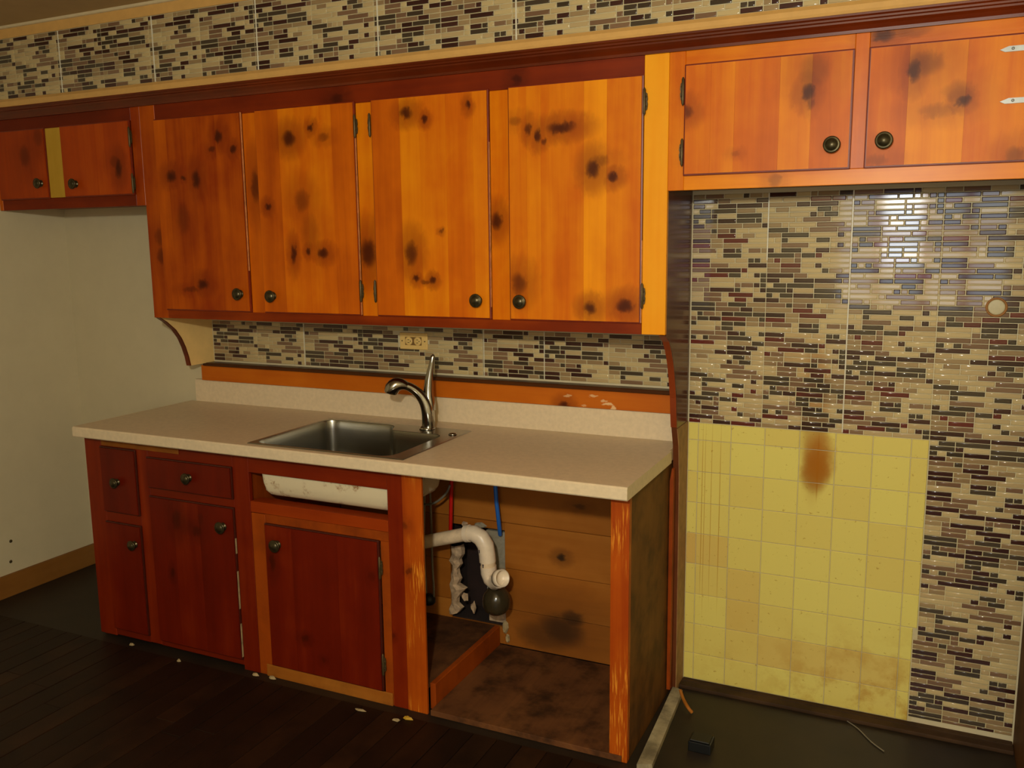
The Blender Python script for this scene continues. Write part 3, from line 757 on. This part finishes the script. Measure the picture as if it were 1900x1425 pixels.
def shell(levels):
    vs = []; fs = []; n = len(BOWL)
    for (d, z) in levels: vs += [(p[0], p[1] if z > .871 else max(p[1], -.587+d), z) for p in inset(BOWL, d)]
    for i in range(len(levels)-1):
        for k in range(n): fs.append((i*n+k, i*n+(k+1) % n, (i+1)*n+(k+1) % n, (i+1)*n+k))
    fs.append(tuple(range((len(levels)-1)*n, len(levels)*n)))
    return MB().add(vs, fs, True)
shell([(0, .912), (.002, .905), (.003, .874), (.004, .864), (.006, .80), (.010, .745), (.020, .722), (.040, .712)]).build('basin', M['steel'], sink)
shell([(-.003, .905), (-.0025, .874), (-.002, .862), (-.001, .80), (.003, .755), (.010, .725), (.022, .708), (.038, .700), (.055, .698)]).build('underside', M['enamel'], sink)['label'] = 'rust-spotted cream sound-deadening underside'
# rim: flat deck with an opening that follows the bowl
m = MB(); n = len(BOWL); cx_, cy_ = (SX0+SX1)/2, (SY0+SY1)/2
def tobox(p, k=1.0):
    """outline point of the rectangular deck on the ray through a bowl point"""
    dx, dy = p[0]-cx_, p[1]-cy_; f = min((SX1-SX0)/2*k/max(abs(dx), 1e-6), (SY1-SY0)/2*k/max(abs(dy), 1e-6))
    return (cx_+dx*f, cy_+dy*f)
ol = []; il = []
for i in range(n):
    a, b = BOWL[i], BOWL[(i+1) % n]
    for k in range(5):
        q = (a[0]+(b[0]-a[0])*k/5, a[1]+(b[1]-a[1])*k/5); il.append(q); ol.append(tobox(q))
for (X, Y_) in ((SX0, SY0), (SX1, SY0), (SX1, SY1), (SX0, SY1)):  # snap the nearest outline point to each corner
    k = min(range(len(ol)), key=lambda i: (ol[i][0]-X)**2+(ol[i][1]-Y_)**2); ol[k] = (X, Y_)
N = len(ol); sh_ = lambda p: (cx_+(p[0]-cx_)*.994, cy_+(p[1]-cy_)*.993)
vs = [(p[0], p[1], .9105) for p in ol]+[(*sh_(p), .9136) for p in ol]+[(p[0], p[1], .9136) for p in il]+[(p[0], p[1], .905) for p in il]
fs = []
for a in range(3):
    for k in range(N): fs.append((a*N+k, a*N+(k+1) % N, (a+1)*N+(k+1) % N, (a+1)*N+k))
m.add(vs, fs).build('rim', M['steel'], sink)
MB().lathe(((BX0+BX1)/2, -.40, .7125), (0, 0, 1), [(0, .045), (.002, .045), (.003, .040), (.0005, .034), (.0005, 0)], 24).build('drain', M['chrome'], sink)
q = at(840, 806, z=.914)
MB().lathe((q.x, q.y, .9138), (0, 0, 1), [(0, .016), (.003, .016), (.006, .012), (.0075, .004), (.0077, 0)], 20).build('hole_cap', M['chrome'], sink)['label'] = 'small round chrome cap'

# ------------------------------------------------------------------ faucet
fx, fy = -.934, -.178
fa = root('faucet', 'chrome single-lever kitchen faucet with low pull-out spout behind the sink', 'faucet', (fx, fy, .914))
MB().lathe((fx, fy, .9137), (0, 0, 1), [(0, .031), (.004, .031), (.008, .027), (.012, .0255)], 24).build('base_ring', M['chrome'], fa)
fp = lambda px, py, y: at(px, py, y=y)
sp = [fp(795, 797, -.178), fp(795, 780, -.178), fp(794, 765, -.179), fp(790, 750, -.182), fp(782, 736, -.190), fp(771, 725, -.203), fp(760, 718, -.218), fp(750, 715, -.232)]
MB().tube(smooth(sp, 3), [.0250, .0252, .0253, .0253, .0253, .0252, .0250, .0246, .0240, .0232, .0224, .0215, .0206, .0198, .0190, .0183, .0177, .0172, .0168, .0164, .0160, .0158], 20).build('spout', M['chrome'], fa)
MB().tube(smooth([fp(754, 716, -.226), fp(745, 713, -.238), fp(735, 714, -.248), fp(728, 720, -.254), fp(725, 729, -.256)], 2), [.0165, .019, .0225, .0255, .0275, .0285, .0285, .0275, .0245], 20).build('spray_head', M['chrome'], fa)
lv = [fp(799, 762, -.170), fp(797, 748, -.168), fp(795, 735, -.166), fp(795, 720, -.165), fp(796, 705, -.164), fp(798, 690, -.163), fp(801, 674, -.161), fp(803, 662, -.160), fp(804, 658, -.160)]
MB().tube(lv, [.020, .0225, .0215, .0195, .0165, .0125, .0100, .0090, .004], 18).build('lever', M['chrome'], fa)

# ------------------------------------------------------------------ base cabinets
BT = .867
dc = root('base_cabinet', 'red-brown pine base cabinet with two drawers and two doors at the left end', 'cabinet', (-1.88, -.3, 0))
MB().box(-2.302, -2.284, YB+.018, -.002, 0.0, BT-.0005).box(-1.492, -1.474, YB+.018, -.002, 0.0, BT-.0005).box(-2.284, -1.492, -.014, -.002, 0, BT-.0005).box(-2.284, -1.492, YB+.018, -.014, .03, .045).build('carcass', M['cabside'], dc, .2)
for a, b, z0 in ((-2.305, -2.212, 0.012), (-2.018, -1.957, .02), (-1.529, -1.4532, 0.0)):
    box('stile', M['basewood'], dc, a, b, YB, YB+.018, z0, BT-.0005, .0015, random.uniform(.45, .6))
box('rail', M['baserail'], dc, -2.2118, -2.0182, YB+.0005, YB+.018, .822, BT-.0005, .001, .3)
box('rail', M['baserail'], dc, -1.9568, -1.5292, YB+.0005, YB+.018, .802, BT-.0005, .001, .3)
box('rail', M['baserail'], dc, -2.2118, -2.0182, YB+.0005, YB+.018, .512, .556, .001, .4)
box('rail', M['baserail'], dc, -1.9568, -1.5292, YB+.0005, YB+.018, .647, .682, .001, .35)
box('rail', M['baserail'], dc, -2.2118, -2.0182, YB+.0005, YB+.018, .018, .05, .001, .3)
box('rail', M['baserail'], dc, -1.9568, -1.5292, YB+.0005, YB+.018, .018, .046, .001, .3)
box('filler_strip', M['baretan'], dc, -2.205, -1.79, YB-.004, YB, .829, .862, .001, .35)['label'] = 'bare pale strip under the counter'
M['edge2'] = plain('base_door_edge', (62, 14, 2), .45, vary=.2)
mt = wood('red_pine_door_1', knots=px_knots([(328, 965, 8, 15, .7), (365, 985, 8, 8, .7), (345, 975, 14, 14, .3), (320, 1063, 3, 7, .8), (372, 962, 5, 9, .4)], YBD), rough=.4, **RED)
door(dc, -2.2135, -2.0165, .554, .826, YB, YBD, [], [.3], mt, (210, 897), [], 'drawer_front', 'edge2', .021)
door(dc, -1.9585, -1.5275, .680, .806, YB, YBD, [], [.3], mt, (343, 889), [], 'drawer_front', 'edge2', .022)
door(dc, -2.2135, -2.0165, .048, .514, YB, YBD, [-2.13], [.38, .32], mt, (243, 1013), [], 'door', 'edge2', .021)
door(dc, -1.9585, -1.5275, .042, .649, YB, YBD, [-1.83, -1.70], [.36, .45, .38], mt, (407, 980), [], 'door', 'edge2', .0235)
for z0, z1 in ((.055, .19), (.25, .40), (.47, .53)): box('chipped_edge', M['debris'], dc.children[-1], -1.5273, -1.5262, YBD+.002, YBD+.009, z0, z1, 0)['label'] = 'chipped pale door edge'

skc = root('base_cabinet', 'worn red-brown sink base with one door and a large open bay at the right', 'cabinet', (-.72, -.3, 0))
box('stile', M['orangestrip'], skc, -1.4528, -1.388, YB+.002, YB+.020, .0, .6375, .0015, .4)['label'] = 'lighter orange strip beside the door'
box('rail', M['baserail'], skc, -1.4530, -.8505, YB+.0005, YB+.0095, .792, BT-.0005, .001, .5)
box('rail', M['baserail'], skc, -1.4530, -.8505, YB+.0005, YB+.060, .640, .682, .002, .75)
box('rail', M['orangestrip'], skc, -1.3878, -.8505, YB+.004, YB+.018, .604, .6395, .001, .25)
box('stile', M['orangestrip'], skc, -.8858, -.8505, YB+.003, YB+.018, .0, .6038, .001, .35)
box('stile', M['basewood'], skc, -.850, -.7905, YB, YB+.0095, 0, BT-.0005, .0015, .6)
box('post', M['basewear'], skc, -.7900, -.7120, YB-.002, YB+.0095, 0, BT-.0005, .003, .5)['label'] = 'splintered orange post'
box('post', M['basewear'], skc, -.0500, .0090, YB-.002, YB+.022, 0, BT-.0005, .003, .55)['label'] = 'worn orange end post'
box('kickboard', M['baretan'], skc, -1.415, -.853, YB-.004, YB+.0005, .0, .048, .001, .5)['label'] = 'bare tan kickboard'
mt = wood('red_pine_door_2', knots=px_knots([(505, 1043, 5, 14, .8), (566, 1185, 6, 5, .7), (690, 1070, 6, 8, .4), (600, 1225, 4, 4, .5)], YBD), rough=.4, lightmarks=(), **RED)
door(skc, -1.386, -.8865, .050, .608, YB+.002, YBD, [-1.26, -1.06], [.42, .36, .42], mt, (508, 1014), [(-.882, .512, 1), (-.882, .155, 1)], 'door', 'edge2', .0235)
# right end panel, interior
box('end_panel', M['sidepanel'], skc, -.008, .0080, YB+.0225, -.0025, 0, BT-.0005, .001, .45)
box('divider', M['cabside'], skc, -1.4725, -1.4545, YB+.021, -.051, .0, .6, .001, .3)
hb = []
zr = [.0225, .176, .345, .532, .70, .8665]
for i in range(len(zr)-1):
    z0, z1 = zr[i]+.0008, zr[i+1]-.0008
    if z1 <= HZ0 or z0 >= HZ1: segs = [(-1.4535, -.0085, z0, z1)]
    else:
        segs = [(-1.4535, HX0+.003, z0, z1), (HX1-.002, -.0085, z0, z1)]
        if z0 < HZ0 < z1: segs.append((HX0+.003, HX1-.002, z0, HZ0))
        if z0 < HZ1 < z1: segs.append((HX0+.003, HX1-.002, HZ1, z1))
    for s in segs: box('back_plank', M['backplank'], skc, s[0], s[1], -.046+random.uniform(0, .002), -.030, s[2], s[3], .0015, random.uniform(.4, .62))
box('bottom_panel', M['floorboard'], skc, -.698, -.0085, YB-.006, -.047, .002, .022, .001, .5)
for k, (a, b) in enumerate(((-1.4535, -1.2), (-1.199, -.95), (-.949, -.722))):
    box('raised_floor', M['floorboard'], skc, a, b, YB+.0215, -.047, .082, .098, .001, .35)
box('floor_joist', M['orangestrip'], skc, -.7215, -.699, YB+.034, -.047, .002, .099, .002, .35)

# ------------------------------------------------------------------ plumbing in the open bay
Y = -.205
def A(px, py, y=Y): return at(px, py, y=y)
dp = root('drain_pipe', 'white plastic drain pipe with elbow bends inside the open sink base', 'pipe', (A(868, 990).x, Y, A(868, 990).z))
a, b = A(700, 1022, -.205), A(870, 990)
MB().tube([a, b], .0262, 20).build('pipe', M['pvcold'], dp)['label'] = 'rust-smeared horizontal pipe'
el = [A(866, 990), A(880, 990), A(893, 998), A(901, 1012), A(904, 1030), A(905, 1042)]
MB().tube(el, [.031, .032, .0325, .032, .0315, .0315], 20).build('elbow', M['pvc'], dp)
MB().tube([A(905, 1036), A(906, 1054)], .0285, 20).build('coupling', M['pvcold'], dp)
MB().tube([A(864, 990), A(872, 989.5)], .0335, 20).build('collar', M['pvc'], dp)
el2 = [A(906, 1050), A(907, 1062), A(911, 1074), A(918, 1080, Y-.01), A(926, 1076, Y-.035)]
MB().tube(el2, [.0310, .0312, .0305, .030, .0305], 20, True).build('elbow', M['pvc'], dp)
c0 = A(928, 1073, Y-.045)
MB().lathe(c0, (.86, -.42, .30), [(-.012, .0325), (.016, .0325), (.016, .0285), (-.011, .0275), (-.0112, 0)], 24).build('open_socket', M['pvc'], dp)['label'] = 'open round pipe mouth'
c1 = A(917, 1118, Y)
MB().lathe((c1.x, c1.y+.02, c1.z-.054), (0, 0, 1), [(0, .012), (.005, .030), (.016, .044), (.032, .052), (.052, .054), (.070, .052), (.086, .046), (.098, .036), (.106, .030)], 28).build('trap_bulb', M['bulb'], dp)['label'] = 'glossy brown-black round trap bulb'
for (px, py, rw, rh, rot) in ((896, 1019, 1, 3.5, .7), (903, 1046, .9, 4, 0)):
    q = A(px, py); y0 = q.y-.0322
    MB().box(q.x-rw*.0013, q.x+rw*.0013, y0-.0003, y0+.004, q.z-rh*.0014, q.z+rh*.0014).box(q.x-.003, q.x+.003, y0-.0004, y0+.004, q.z+rh*.0012, q.z+rh*.0012+.0015).build('print_mark', M['ink'], dp)
t = MB().tube([A(838, 880, -.10), A(837, 930, -.10), A(836, 986, -.10)], .0075, 12).build('water_tube', M['redtube'], None)
tag(t, 'red plastic water tube hanging under the counter', 'tube', 'supply tubes')
t = MB().tube([A(918, 880, -.10), A(921, 930, -.10), A(925, 965, -.10), A(928, 992, -.06)], .0082, 12).build('water_tube', M['bluetube'], None)
tag(t, 'blue plastic water tube hanging to the right of the pipe', 'tube', 'supply tubes')
ho = root('spray_hose', 'thin grey faucet hose hanging in a loop with a black weight', 'hose', (A(797, 1112, -.115).x, -.115, A(797, 1112, -.115).z))
H = -.115
pts = [A(797, 890, H), A(800, 960, H), A(802, 1040, H), A(805, 1095, H), A(803, 1112, H), A(797, 1118, H), A(791, 1110, H), A(790, 1085, H), A(787, 1030, H), A(787, 960, H), A(788, 890, H)]
MB().tube(smooth(pts), .0048, 8).build('hose', M['hose'], ho)
pts = [A(835, 900, -.175), A(828, 915, -.175), A(812, 930, -.175), A(795, 936, -.175), A(775, 934, -.175)]
MB().tube(smooth(pts), .0045, 8).build('hose', M['hose'], ho)
c2 = A(797, 1112, H)
MB().lathe((c2.x, c2.y-.004, c2.z-.02), (0, 0, 1), [(0, .012), (.003, .021), (.011, .027), (.026, .027), (.038, .021), (.044, .012), (.046, .0)], 20).build('weight', M['blackrubber'], ho)['label'] = 'black ball weight'
# cinder block and broken plaster in the hole
cb = root('cinder_block', 'grey cinder block showing through the hole behind the blue tube', 'block', (-.715, -.01, HZ0))
MB().box(-.765, -.678, -.028, .06, .335, .485, .003).build('block_face', M['concrete'], cb, .5)
MB().box(-.765, -.678, -.026, .06, .20, .328, .003).build('block_face', M['concrete'], cb, .5)
MB().box(-.762, -.681, -.018, .058, HZ0+.004, .333, .002).build('mortar', M['plaster'], cb)
rk = random.Random(5)
def chunk(px, py, y, sxp, szp, name, label, cat, mat, group=None, dy=.01, parent=None):
    p = at(px, py, y=y); s = (CAM-p).length/F; m = MB()
    n = 9; ring1 = []; ring2 = []
    for k in range(n):
        a = 2*pi*k/n; r = rk.uniform(.65, 1.1)
        ring1.append((p.x+cos(a)*sxp*s*r, y+dy*.6, p.z+sin(a)*szp*s*r)); r *= rk.uniform(.55, .8)
        ring2.append((p.x+cos(a)*sxp*s*r, y-dy*rk.uniform(.2, .6), p.z+sin(a)*szp*s*r))
    vs = ring1+ring2; fs = [(k, (k+1) % n, n+(k+1) % n, n+k) for k in range(n)]+[tuple(range(n))[::-1], tuple(range(n, 2*n))]
    o = m.add(vs, fs).build(name, mat, parent)
    if parent is None: tag(o, label, cat, group)
    return o
m = MB(); L = []; 
for k in range(15):
    py = 1012+k*9; L.append((at(836+rk.uniform(-3, 3), py, y=-.05), at(852+rk.uniform(-5, 7)+(6 if 8 < k < 11 else 0), py, y=-.05)))
vs = []
for k, (a, b) in enumerate(L):
    mz = (a+b)/2; vs += [(a.x, -.046, a.z), (a.x+.004, -.052-rk.uniform(0, .005), a.z), (mz.x, -.056-rk.uniform(0, .007), mz.z), (b.x-.003, -.050-rk.uniform(0, .005), b.z), (b.x, -.03, b.z)]
m.add(vs, [(k*5+q, k*5+q+1, k*5+q+6, k*5+q+5) for k in range(14) for q in range(4)])
m.build('broken_plaster_edge', M['plaster'], wall_back)
for i, (px, py, a, b) in enumerate([(878, 1128, 6, 13), (862, 1108, 7, 10), (890, 975, 16, 6), (862, 972, 8, 5)]):
    chunk(px, py, -.05, a, b, 'plaster_lump', '', '', M['plaster'] if i != 2 else M['concrete'], None, .010, wall_back)
chunk(937, 1165, -.055, 7, 14, 'plaster_fragment', 'pale torn plaster fragment below the brown trap bulb', 'fragment', M['debris'])
chunk(941, 1184, -.056, 5, 9, 'plaster_fragment', 'small pointed plaster chip leaning on the bay floor', 'fragment', M['debris'])

# ------------------------------------------------------------------ small things on the floor and by the niche
m = MB(); pA, pB, pC, pD = (.046, -.62), (.090, -.60), (.062, -.112), (.022, -.095)
m.prism([pA, pB, pC, pD], 'z', .0, .018)
tag(m.build('floor_batten', M['grimewood'], None), 'dirty whitewashed wood batten on the floor beside the sink base', 'batten')
m = MB().prism([(.012, .03), (.024, .03), (.024, .84), (.018, .845), (.011, .80)], 'y', -.150, -.128)
tag(m.build('wood_lath', M['orangestrip'], None, .25), 'thin orange lath upright in the gap beside the sink base', 'lath')
bx = root('plastic_block', 'small black plastic block on the dark floor in front of the niche', 'block', (.2, -.42, .01))
MB().box(.165, .238, -.455, -.395, .0, .035, .004).build('body', M['black'], bx)
MB().box(.170, .233, -.452, -.398, .035, .040, .002).build('lid', M['blackrubber'], bx)
def floorpt(px, py, z=.003): return at(px, py, z=z)
pts = [floorpt(1262, 1280, .05), floorpt(1268, 1297, .03), floorpt(1276, 1312, .022), floorpt(1284, 1322, .006)]
tag(MB().tube(smooth(pts), .006, 8).build('wood_sliver', M['baretan'], None), 'bent tan sliver lying at the foot of the tall side panel', 'sliver')
pts = [floorpt(1572, 1338), floorpt(1592, 1352), floorpt(1616, 1376), floorpt(1640, 1394)]
tag(MB().tube(smooth(pts), .0022, 6).build('wire', M['hose'], None), 'thin pale wire lying on the floor before the yellow tiles', 'wire')
for i, (px, py, a, b, lab) in enumerate([(244, 1196, 7, 3, 'tan paint crumb on the floor below the narrow left door'),
        (332, 1226, 4, 3, 'white chip on the floor below the wide drawer base door'), (474, 1252, 7, 4, 'white plaster crumb at the foot of the stile left of the sink door'),
        (505, 1258, 8, 4, 'pale wood splinter at the left end of the tan kickboard'), (668, 1317, 12, 2, 'flat white paper scrap under the tan kickboard'),
        (735, 1336, 8, 3, 'grey crumb at the foot of the splintered post'), (757, 1333, 12, 4, 'yellow wood chip under the splintered post')]):
    p = at(px, py, z=.012); s = (CAM-p).length/F; m = MB(); n = 7
    py_ = min(p.y, YBD-.012)
    r1 = [(p.x+cos(2*pi*k/n)*a*s*rk.uniform(.7, 1.2), py_+sin(2*pi*k/n)*.008*rk.uniform(.6, 1.1), .0105) for k in range(n)]
    r2 = [(q[0]*.6+p.x*.4, q[1]*.6+py_*.4, .0105+b*s*rk.uniform(.7, 1.2)) for q in r1]
    m.add(r1+r2, [(k, (k+1) % n, n+(k+1) % n, n+k) for k in range(n)]+[tuple(range(n))[::-1], tuple(range(n, 2*n))])
    tag(m.build('debris_chip', M['debris'] if i != 6 else M['yellowpine'], None), lab, 'debris')
# nail holes in the alcove wall
for px, py, lab in ((20, 1004, 'upper dark screw plug low on the left alcove wall'), (20, 1042, 'lower dark screw plug low on the left alcove wall')):
    p = at(px, py, x=XL)
    tag(MB().lathe((XL, p.y, p.z), (1, 0, 0), [(0, .008), (.002, .007), (.0025, .003), (.0022, 0)], 10).build('screw_plug', M['hinge'], None), lab, 'screw')
